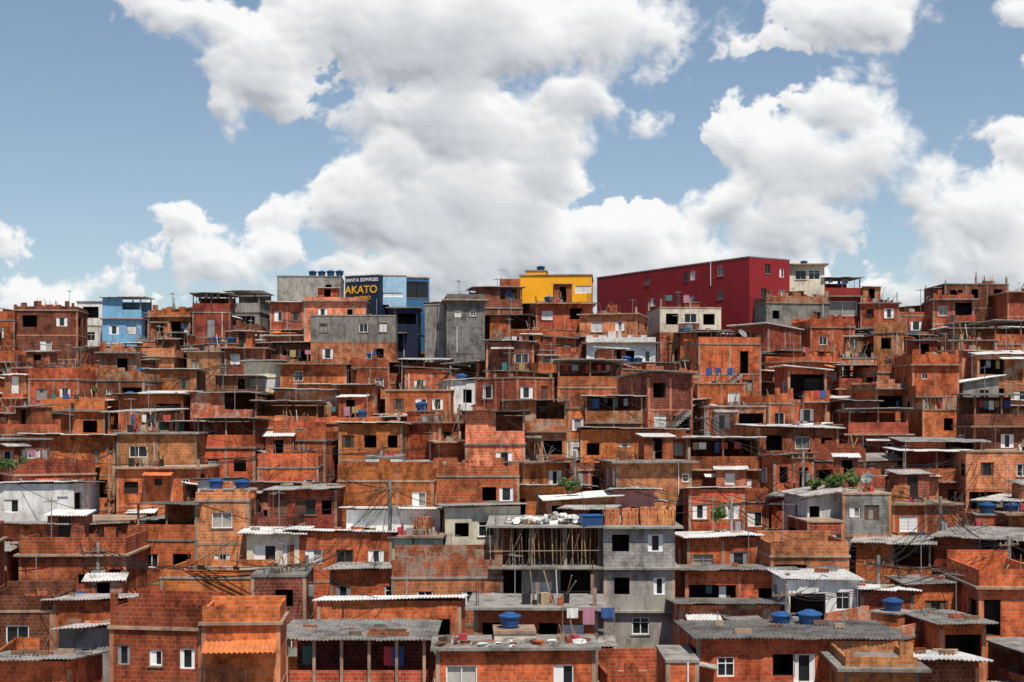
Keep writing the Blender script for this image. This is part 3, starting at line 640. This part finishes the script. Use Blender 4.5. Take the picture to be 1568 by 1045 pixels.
# unfinished concrete building
def unfinished():
    D=84; x0,x1,xm=sx(757,D),sx(1030,D),sx(922,D)
    L=[sz(v,D) for v in (803,865,930,990,1055)]; zg=-24
    mb=MB();wb=MB();HR.append((745,1045,785,1045,D,9))
    cx=(x0+x1)/2
    a,b_,c_=x0-cx,xm-cx,x1-cx
    def F_(o,t,Ln,z0,z1,h,wm): return facade(mb,wb,o,t,Ln,z0,z1,h,wm)
    for i in range(4):
        z1,z0=L[i]-.12,L[i+1]
        w=c_-b_
        hs={0:[(w*.12,w*.12+1.0,z0+.9,z0+1.9,ho),(w*.62,w*.62+.9,z0+.9,z0+1.9,vn)],1:[(w*.15,w*.15+.9,z0+.9,z0+1.9,ho),(w*.7,w*.7+.7,z0+.9,z0+1.9,vn)],
            2:[(w*.4,w*.4+1,z0+.9,z0+1.9,gl)],3:[(w*.5,w*.5+1,z0+.8,z0+1.8,ho)]}[i]
        F_((b_,-1.2),(1,0),w,z0,z1,hs,'cement' if i else 'block_grey')
        F_((c_,-1.2),(0,1),9,z0,z1,[(3,4.2,z0+.9,z0+1.9,ho)],'cement'); F_((b_,0),(0,-1),1.2,z0,z1,[],'cement')
        F_((c_,7.8),(-1,0),c_-a,z0,z1,[],'cement')
        lw=b_-a
        if i==0:
            F_((a,3.2),(1,0),lw,z0,z1,[(1,2.2,z0+.05,z0+2.0,ho),(3.6,4.6,z0+.8,z0+1.8,ho)],'brick_dark')
            for k in range(4): px=a+.15+k*(lw-.3)/3; mb.box(px-.1,px+.1,-.1,.1,z0,z1,'cement')
        elif i==1:
            F_((a,0),(1,0),lw,z0,z1,[(.3,1.6,z0+.05,z0+2.2,ho),(2.2,3.4,z0+.9,z0+1.5,wh),(3.9,5.9,z0+.05,z0+2.2,ho)],'cement')
        elif i==2:
            F_((a,0),(1,0),lw,z0,z1,[(.4,2.4,z0+.6,z0+2.1,ho),(3.2,4.2,z0+.9,z0+1.9,gl),(4.7,5.9,z0+.6,z0+2.1,ho)],'cement')
        else: F_((a,0),(1,0),lw,z0,z1,[(.5,1.7,z0+.6,z0+2.1,ho),(2.5,3.5,z0+.9,z0+1.9,gl)],'cement')
        F_((a,7.8),(0,-1),7.8 if i else 4.6,z0,z1,[(2,3.2,z0+.9,z0+1.9,ho)] ,'cement')
        e=[.45,.35,.3,.3][i]
        mb.box(b_-.02,c_+e,-1.2-e,8,L[i]-.12,L[i],'cement'); mb.box(a-e,b_-.02,-e-.6,8,L[i]-.121,L[i]-.002,'cement')
    mb.box(a,c_,-.0,7.8,zg,L[4]-.001,'cement')
    mb.box(a-.3,b_-.03,-1.25,-.96,L[1]-.125,L[1]-.01,'cement')
    for zz in (L[1],L[2]): 
        for px in (b_+.02,c_-.2): mb.box(px,px+.18,-1.222,-1.19,zz-2.4,zz-.13,'frame')
    ob=mb.obj('unfinished_concrete_building',(cx,D,0)); wb.obj('windows',parent=ob)
    sb=MB(); z0,z1=L[1],L[0]-.12
    k=a-.2
    while k<b_-.1:
        yy=U(-.8,-.45); sb.rod((k,yy,z0),(k+U(-.15,.15),yy+U(-.1,.1),z1+U(0,.25)),U(.022,.042),random.choice(['woodlight','wood','wood','wood']),5); k+=U(.16,.5)
    for _ in range(30): q=U(a,b_); yy=U(.1,3); sb.rod((q,yy,z0),(q+U(-.15,.15),yy,z1),.035,'wood',5)
    sb.rod((a-.3,-.9,z0+.9),(b_,-.9,z0+.95),.03,'woodlight')
    for _ in range(4): q=U(a,b_-1); sb.rod((q,-.85,z0),(q+U(.6,1.4),-.85,z1),.03,'wood')
    sb.obj('shoring_props',parent=ob)
    rl=MB(); z0=L[2]
    q=b_-3.6
    while q<b_-.1: rl.rod((q,-.75,z0),(q,-.75,z0+1.0),.015,'black',3); q+=.14
    rl.box(b_-3.6,b_-.1,-.77,-.73,z0+1,z0+1.05,'black'); rl.obj('railing',parent=ob)
    tb=MB(); zt=L[0]
    for _ in range(90):
        q=U(a+.6,b_-.3); yy=U(-.3,1.6); h=U(.08,.2); w=U(.2,.5); zz=zt+U(0,.5)*max(0,1-abs(q-(a+b_)/2-.3)/(b_-a)*1.6)
        tb.hexa([(q+i*w+U(-.1,.1),yy+j*.4+U(-.1,.1),zz+kk*h+U(-.03,.06)) for kk in(0,1) for i,j in((0,0),(1,0),(1,1),(0,1))],random.choice(['plasticwhite','plasticwhite','shutter','cement','sheet_white','woodlight']))
    tb.obj('plastic_sheeting_pile',(cx,D,0))
    for i in range(4): put(stack_me,'brick_stack',cx+b_+.3+i*1.05-.2,D-.6+U(0,.5),zt,U(-.1,.1),U(.85,1.15))
    t2=MB(); t2.box(-.6,.6,-.5,.5,0,.55,'tankblue'); t2.box(-.66,.66,-.56,.56,.55,.62,'tarp'); t2.obj('plastic_crate',(cx+b_-.7,D-.5,zt),.2)
    rb=MB()
    for px in (a+.1,b_,c_-.1,(b_+c_)/2):
        for qx,qy in ((0,0),(.12,0),(0,.12),(.12,.12)): rb.rod((px+qx,(-.9 if px>b_-.1 else 0)+qy,zt),(px+qx+U(-.1,.1),(-.9 if px>b_-.1 else 0)+qy,zt+U(.5,1.3)),.016,'rust',3)
    rb.obj('rebar',parent=ob)
unfinished()

# ------------------------------------------------------------------ infill houses on the hillside
SK=[(-200,478),(0,480),(120,474),(220,478),(300,470),(400,468),(425,470),(600,462),(740,462),(800,460),(900,462),(1040,470),(1200,490),(1320,470),(1440,470),(1568,462),(1800,470)]
def skyv(u):
    for (a,b_),(c_,d_) in zip(SK,SK[1:]):
        if a<=u<=c_: return b_+(d_-b_)*(u-a)/(c_-a)
    return 475
D=57.0; count=0
walls=['brick_orange']*12+['brick_light']*6+['brick_red']*7+['brick_dark']*5+['brick_plaster']*4+['cement']
roofs=['slab']*8+['parapet']*4+['terrace']*6+['sheetb']*6+['sheetf']*1+['sheets']*2
while D<174:
    x=-0.43*D+U(-3,0)
    while x<0.43*D:
        w=U(3.0,6.2); d=U(4.2,5.8)
        DD=D+U(-1.8,1.8); xc=x+w/2
        yaw=math.radians(28*noise.noise(Vector((xc*.035,DD*.035,3)))+random.gauss(0,6)+(random.choice([-34,34]) if R_()<.22 else 0))
        zt=roofz(DD)+max(-2.6,min(3.0,random.gauss(-.2,1.45)))
        if R_()<.06: zt+=U(1.5,2.6); w=min(w,4.5)
        rf=random.choice(roofs)
        if DD<90 and rf in('sheetf','sheets'): rf='sheetb'
        extra={'slab':.8,'parapet':1.3,'terrace':2.8,'sheetb':.6,'sheetf':.8,'sheets':.7}[rf]
        if rf=='terrace': zt-=1.6
        u0=784+(x)/DD*F; u1=784+(x+w)/DD*F
        ok=True
        zmax=sz(skyv((u0+u1)/2),DD)-extra+.5
        zt=min(zt,zmax)
        g0=ground(xc,DD)
        for (a,b_,vt,vb,hd,hdep) in HR:
            ovl=min(u1,b_)-max(u0,a)
            if ovl<=6: continue
            if DD<hd:
                zt=min(zt,sz(vb-6,DD)-extra*.8)
                if DD+d*.6>hd and ovl>0.25*(u1-u0): ok=False
            elif DD<hd+hdep-1 and ovl>0.3*(u1-u0): ok=False
        if zt<g0+.8: ok=False
        if ok:
            wl=random.choice(walls)
            low=None
            if R_()<.12: low=random.choice(['brick_plaster','brick_plaster','brick_dark','brick_red','white'])
            house(xc,DD,zt,w,d,yaw,wl,rf,lower=low,clutter=1.0 if DD<165 else .7); count+=1
        x+=w*math.cos(yaw)+ (U(-.1,.25) if R_()<.85 else U(.6,1.3))
    D+=4.6
print('infill houses',count)

# ------------------------------------------------------------------ ground
me=bpy.data.meshes.new('ground')
xs=[-3000,-1500,-700,-350]+[-220+i*8 for i in range(56)]+[350,700,1500,3000]
ys=[-2000,-800,-300,-100,0,30]+[50+i*5 for i in range(32)]+[230,280,340,420,700,1400,3000,6000]
vs=[(x,y,ground(x,y)) for y in ys for x in xs]; nx=len(xs)
fs=[(j*nx+i,j*nx+i+1,(j+1)*nx+i+1,(j+1)*nx+i) for j in range(len(ys)-1) for i in range(nx-1)]
me.from_pydata(vs,[],fs); me.materials.append(M['ground']); o=bpy.data.objects.new('ground',me); col.objects.link(o)

# ------------------------------------------------------------------ poles and cables
cab=bpy.data.curves.new('power_lines','CURVE'); cab.dimensions='3D'; cab.bevel_depth=.02; cab.bevel_resolution=0
def cable(p,q,sag):
    s=cab.splines.new('POLY'); s.points.add(10)
    for i in range(11):
        t=i/10; s.points[i].co=(p[0]+(q[0]-p[0])*t,p[1]+(q[1]-p[1])*t,p[2]+(q[2]-p[2])*t-sag*4*t*(1-t),1)
pm=MB(); pm.rod((0,0,0),(0,0,9.5),.17,'cement',8,.11); pm.box(-.9,.9,-.05,.05,8.9,9.0,'wood'); pm.box(-.5,.5,-.05,.05,7.9,7.98,'wood')
for k in (-.8,-.3,.3,.8): pm.lathe((k,0,9.0),[(.04,0),(.05,.1),(.02,.14)],'cement',6)
pm.lathe((.3,-.3,7.2),[(0,0),(.2,0),(.22,.6),(0,.65)],'metal',10)
pme=pm.mesh('utility_pole'); poles=[]
for (u,v,D) in [(597,735,91),(345,550,138),(842,590,128),(1180,550,138),(1400,590,130),(465,680,107),(180,680,110),(1230,690,106),(740,650,115),(1080,630,118),(60,590,130),(1500,690,108),(880,690,104),(1205,895,76),(470,850,82),(35,820,87),(1345,850,85),(980,550,140),(1440,760,94),(270,600,126),(690,560,138),(1300,560,138),(150,830,86),(1120,760,95),(1545,820,86)]:
    x=sx(u,D); z=sz(v,D)-9.5; put(pme,'utility_pole',x,D,z,U(-.6,.6)); poles.append((x,D,z+9))
for p in poles:
    near=sorted(poles,key=lambda q:(q[0]-p[0])**2+(q[1]-p[1])**2)[1:3]
    for q in near:
        for o_ in (-.5,0,.5): cable((p[0]+o_,p[1],p[2]),(q[0]+o_,q[1],q[2]),U(.6,1.2))
    for q in sorted(anchors,key=lambda q:(q[0]-p[0])**2+(q[1]-p[1])**2)[2:7]: cable(p,q,U(.2,.6))
for i in range(150):
    p=random.choice(anchors); c_=[q for q in anchors+poles if 4<math.hypot(q[0]-p[0],q[1]-p[1])<20]
    if c_: cable(p,random.choice(c_),U(.3,1.2))
co=bpy.data.objects.new('power_lines',cab); col.objects.link(co); cab.materials.append(M['black'])

# ------------------------------------------------------------------ shrubs
def shrub(u,v,D,rx,rz,n=500):
    mb=MB(); x=sx(u,D);z=sz(v,D)
    cl=[(U(-rx,rx)*.7,U(-.5,.5)*rx,U(-.4,.6)*rz,U(.3,.55)*min(rx,rz)) for _ in range(9)]
    for c_ in cl[:5]: mb.rod((0,0,-rz*1.6),(c_[0],c_[1],c_[2]),.03,'wood',4,.01)
    for _ in range(n):
        c_=random.choice(cl); dv=Vector((random.gauss(0,1),random.gauss(0,1),random.gauss(0,1))).normalized()*c_[3]*U(.6,1.15)
        p=Vector(c_[:3])+dv; a=Vector((U(-1,1),U(-1,1),U(-1,1))).normalized(); b_=a.orthogonal().normalized(); s=U(.06,.13)
        mb.poly([tuple(p-a*s*1.6),tuple(p+b_*s*.6),tuple(p+a*s*1.6),tuple(p-b_*s*.6)],'leaf')
    mb.obj('shrub',(x,D,z))
shrub(1262,738,99,1.3,.7,900); shrub(1300,733,99,1.4,.8,900); shrub(870,742,99,.9,.6,600); shrub(1100,785,94,.5,.8,500); shrub(135,602,131,1.0,.7,500); shrub(15,710,100,1.2,.5,500)
shrub(510,600,134,1.0,.5,400)

# ------------------------------------------------------------------ clouds (curved backdrop 5 km away)
def build_clouds():
    NA,NE=1320,560
    az=np.linspace(-.47,.47,NA)[None,:].repeat(NE,0).astype(np.float64); el=np.linspace(-.02,.37,NE)[:,None].repeat(NA,1).astype(np.float64)
    def hsh(ix,iy,s):
        h=(ix.astype(np.int64)*374761393+iy.astype(np.int64)*668265263+s*1442695041)&0xffffffff
        h=((h^(h>>13))*1274126177)&0xffffffff; h=((h^(h>>16))*2246822519)&0xffffffff
        return ((h^(h>>15))&0xffffff)/float(0xffffff)
    def perlin(x,y,s=0):
        ix=np.floor(x);iy=np.floor(y);fx=x-ix;fy=y-iy
        ux=fx*fx*fx*(fx*(fx*6-15)+10);uy=fy*fy*fy*(fy*(fy*6-15)+10)
        def g(dx,dy):
            a=hsh(ix+dx,iy+dy,s)*2*np.pi; return np.cos(a)*(fx-dx)+np.sin(a)*(fy-dy)
        return ((g(0,0)*(1-ux)+g(1,0)*ux)*(1-uy)+(g(0,1)*(1-ux)+g(1,1)*ux)*uy)*1.5
    def fbm(x,y,o,s=0,r=.5):
        t=0;a=1
        for k in range(o): t=t+a*perlin(x*2**k+k*7.3,y*2**k+k*3.1,s+k); a*=r
        return t
    def puff(x,y,s):
        ix=np.floor(x);iy=np.floor(y);best=np.full(x.shape,9.0)
        for dx in(-1,0,1):
            for dy in(-1,0,1):
                px=ix+dx+.15+.7*hsh(ix+dx,iy+dy,s);py=iy+dy+.15+.7*hsh(ix+dx,iy+dy,s+50)
                best=np.minimum(best,(px-x)**2+(py-y)**2)
        return np.sqrt(np.clip(1-best,0,1))
    wx=fbm(az*14,el*14,3,3)*.007;wy=fbm(az*14,el*14,3,9)*.006
    X=az+wx;Y=el+wy
    w2x=X+fbm(az*60,el*60,3,21)*.0022; w2y=Y+fbm(az*60,el*60,3,31)*.0022
    blobs=[(310,25,135,55),(420,95,125,85),(680,40,340,125),(940,45,130,92),(720,190,225,100),(560,325,105,95),(720,330,180,125),(650,425,225,60),(840,255,90,80),(620,250,105,70),(345,160,42,38),(860,150,90,70),
    (955,365,120,72),(1110,310,90,62),(1262,155,105,70),(1200,235,130,92),(1310,255,100,80),(1080,400,240,58),(1425,285,88,50),(1210,350,180,70),(1010,418,180,48),(1250,112,42,32),(1370,200,50,40),
    (1275,15,145,52),(1190,62,76,28),(1370,-10,60,28),(1585,225,78,60),(1520,325,112,80),(1545,405,165,64),(1400,445,130,34),(1440,355,66,46),(1550,12,62,25),
    (20,362,54,31),(62,450,75,32),(200,445,66,28),(325,418,105,40),(435,392,76,45),(300,335,35,28),(385,322,44,26),(455,330,40,18),(985,202,26,14),(1025,240,14,11),(1680,120,80,60)]
    core=np.full(az.shape,-1.5)
    for (u,v,rx,ry) in blobs:
        a=math.atan((u-784)/F); e=(640-v)/F*math.cos(a)
        d=np.sqrt(((X-a)*F/rx)**2+((Y-e)*F/ry)**2); b=(1-d)*min(rx,ry)/100
        k=.10; h=np.clip(.5+.5*(core-b)/k,0,1); core=b*(1-h)+core*h+k*h*(1-h)
    p=.46*puff(w2x*22,w2y*24,1)+.28*puff(w2x*47,w2y*50,2)+.18*puff(w2x*100,w2y*104,3)+.10*puff(w2x*210,w2y*215,4)
    f=fbm(X*18,Y*20,7,60,.60)
    den=core+.32*f+1.0*(p-p.mean())-.045
    soft=np.clip(.22+.45*fbm(az*9,el*9,3,80),.08,.6)
    t=np.clip((den+.07)/soft,0,1); alpha=t*t*(3-2*t)
    D=np.clip(den,0,1.4); acc=np.zeros_like(D)
    for k in range(1,15):
        n=k*7; sh=np.zeros_like(D); m=int(k*2.5)
        sh[:-n,:-m]=D[n:,m:]; acc+=sh/14
    occ=np.exp(-1.7*acc)
    H=np.sqrt(np.clip(den+.1,0,3))*.9+.65*p*np.clip(den*2,0,1)
    def blur(a,r):
        for ax in(0,1):
            c=np.cumsum(np.concatenate([np.repeat(np.take(a,[0],ax),r+1,ax),a,np.repeat(np.take(a,[-1],ax),r,ax)],ax),ax)
            n=a.shape[ax]; a=(np.take(c,range(2*r+1,2*r+1+n),ax)-np.take(c,range(0,n),ax))/(2*r+1)
        return a
    def rel(Hs,g):
        gy,gx=np.gradient(Hs); return np.clip((-gy*.9-gx*.35)*g,-1,1)
    r=.18*rel(blur(H,1),9)+.27*rel(blur(H,5),16)+.25*rel(blur(H,16),34)
    Lm=np.clip(.24+.66*occ+r-.14*np.clip(den-.5,0,1),0,1)
    Lm=Lm**.95
    g=np.array([.43,.46,.51]);w=np.array([.95,.955,.95])
    rgb=g[None,None]+(w-g)[None,None]*Lm[...,None]  # sunlit tops and shaded bases of the clouds painted into vertex colour
    haze=.40*np.exp(-np.clip(el,0,1)/.08)+.08  # painted haze veil that brightens the sky, strongest at the horizon
    haze=haze*np.clip((.47-np.abs(az))/.06,0,1)*np.clip((.37-el)/.05,0,1)
    edge=np.clip((.47-np.abs(az))/.05,0,1)*np.clip((.37-el)/.03,0,1)
    alpha=alpha*edge; A=1-(1-alpha)*(1-haze)
    hz=np.array([.72,.86,.97]); out=(rgb*alpha[...,None]+hz[None,None]*(haze*(1-alpha))[...,None])/np.maximum(A,1e-4)[...,None]
    R=5000.0
    P=np.stack([np.sin(az)*R,np.cos(az)*R,el*R],-1).reshape(-1,3).astype(np.float32)
    idx=np.arange(NA*NE).reshape(NE,NA)
    q=np.stack([idx[:-1,:-1],idx[:-1,1:],idx[1:,1:],idx[1:,:-1]],-1).reshape(-1,4)
    me=bpy.data.meshes.new('sky'); me.vertices.add(len(P)); me.vertices.foreach_set('co',P.ravel())
    me.loops.add(q.size); me.loops.foreach_set('vertex_index',q.ravel().astype(np.int32))
    me.polygons.add(len(q)); me.polygons.foreach_set('loop_start',np.arange(0,q.size,4,dtype=np.int32)); me.update(calc_edges=True)
    at=me.color_attributes.new('cloud','FLOAT_COLOR','POINT'); at.data.foreach_set('color',np.concatenate([out,A[...,None]],-1).reshape(-1).astype(np.float32))
    m=bpy.data.materials.new('clouds'); m.use_nodes=True; nt=m.node_tree; nt.nodes.clear()
    a=nn(nt,'ShaderNodeAttribute',attribute_name='cloud'); em=nn(nt,'ShaderNodeEmission'); tr=nn(nt,'ShaderNodeBsdfTransparent'); mx=nn(nt,'ShaderNodeMixShader'); ou=nn(nt,'ShaderNodeOutputMaterial')
    nt.links.new(a.outputs['Color'],em.inputs[0]); nt.links.new(a.outputs['Alpha'],mx.inputs[0]); nt.links.new(tr.outputs[0],mx.inputs[1]); nt.links.new(em.outputs[0],mx.inputs[2]); nt.links.new(mx.outputs[0],ou.inputs[0])
    m.cycles.emission_sampling='NONE'; me.materials.append(m)
    o=bpy.data.objects.new('sky',me); col.objects.link(o)
build_clouds()

# ------------------------------------------------------------------ sky & light
world=bpy.data.worlds.new('World'); sc.world=world; world.use_nodes=True; nt=world.node_tree
SE,SA=math.radians(62),math.radians(162)   # azimuth clockwise from +Y
sky=nn(nt,'ShaderNodeTexSky',sky_type='NISHITA'); sky.sun_disc=False; sky.sun_elevation=SE; sky.sun_rotation=SA; sky.air_density=1.0; sky.dust_density=.4; sky.ozone_density=2.0
nt.links.new(sky.outputs[0],nt.nodes['Background'].inputs[0]); nt.nodes['Background'].inputs[1].default_value=.098
sl=bpy.data.lights.new('sun','SUN'); sl.energy=5.0; sl.angle=math.radians(.5); sl.color=(1,.92,.80); so=bpy.data.objects.new('sun',sl); col.objects.link(so)
dirv=Vector((math.sin(SA)*math.cos(SE),math.cos(SA)*math.cos(SE),math.sin(SE))); so.rotation_euler=dirv.to_track_quat('Z','Y').to_euler(); so.location=(0,0,80)
cam=bpy.data.cameras.new('camera'); cam.lens=F/1568*36; cam.sensor_width=36; cam.shift_y=118/1568; cam.clip_start=.5; cam.clip_end=12000
cob=bpy.data.objects.new('camera',cam); col.objects.link(cob); cob.location=(0,0,0); cob.rotation_euler=(math.pi/2,0,0); sc.camera=cob
sc.view_settings.view_transform='Standard'; sc.view_settings.look='None'; sc.view_settings.exposure=0
print('objects',len(bpy.data.objects))
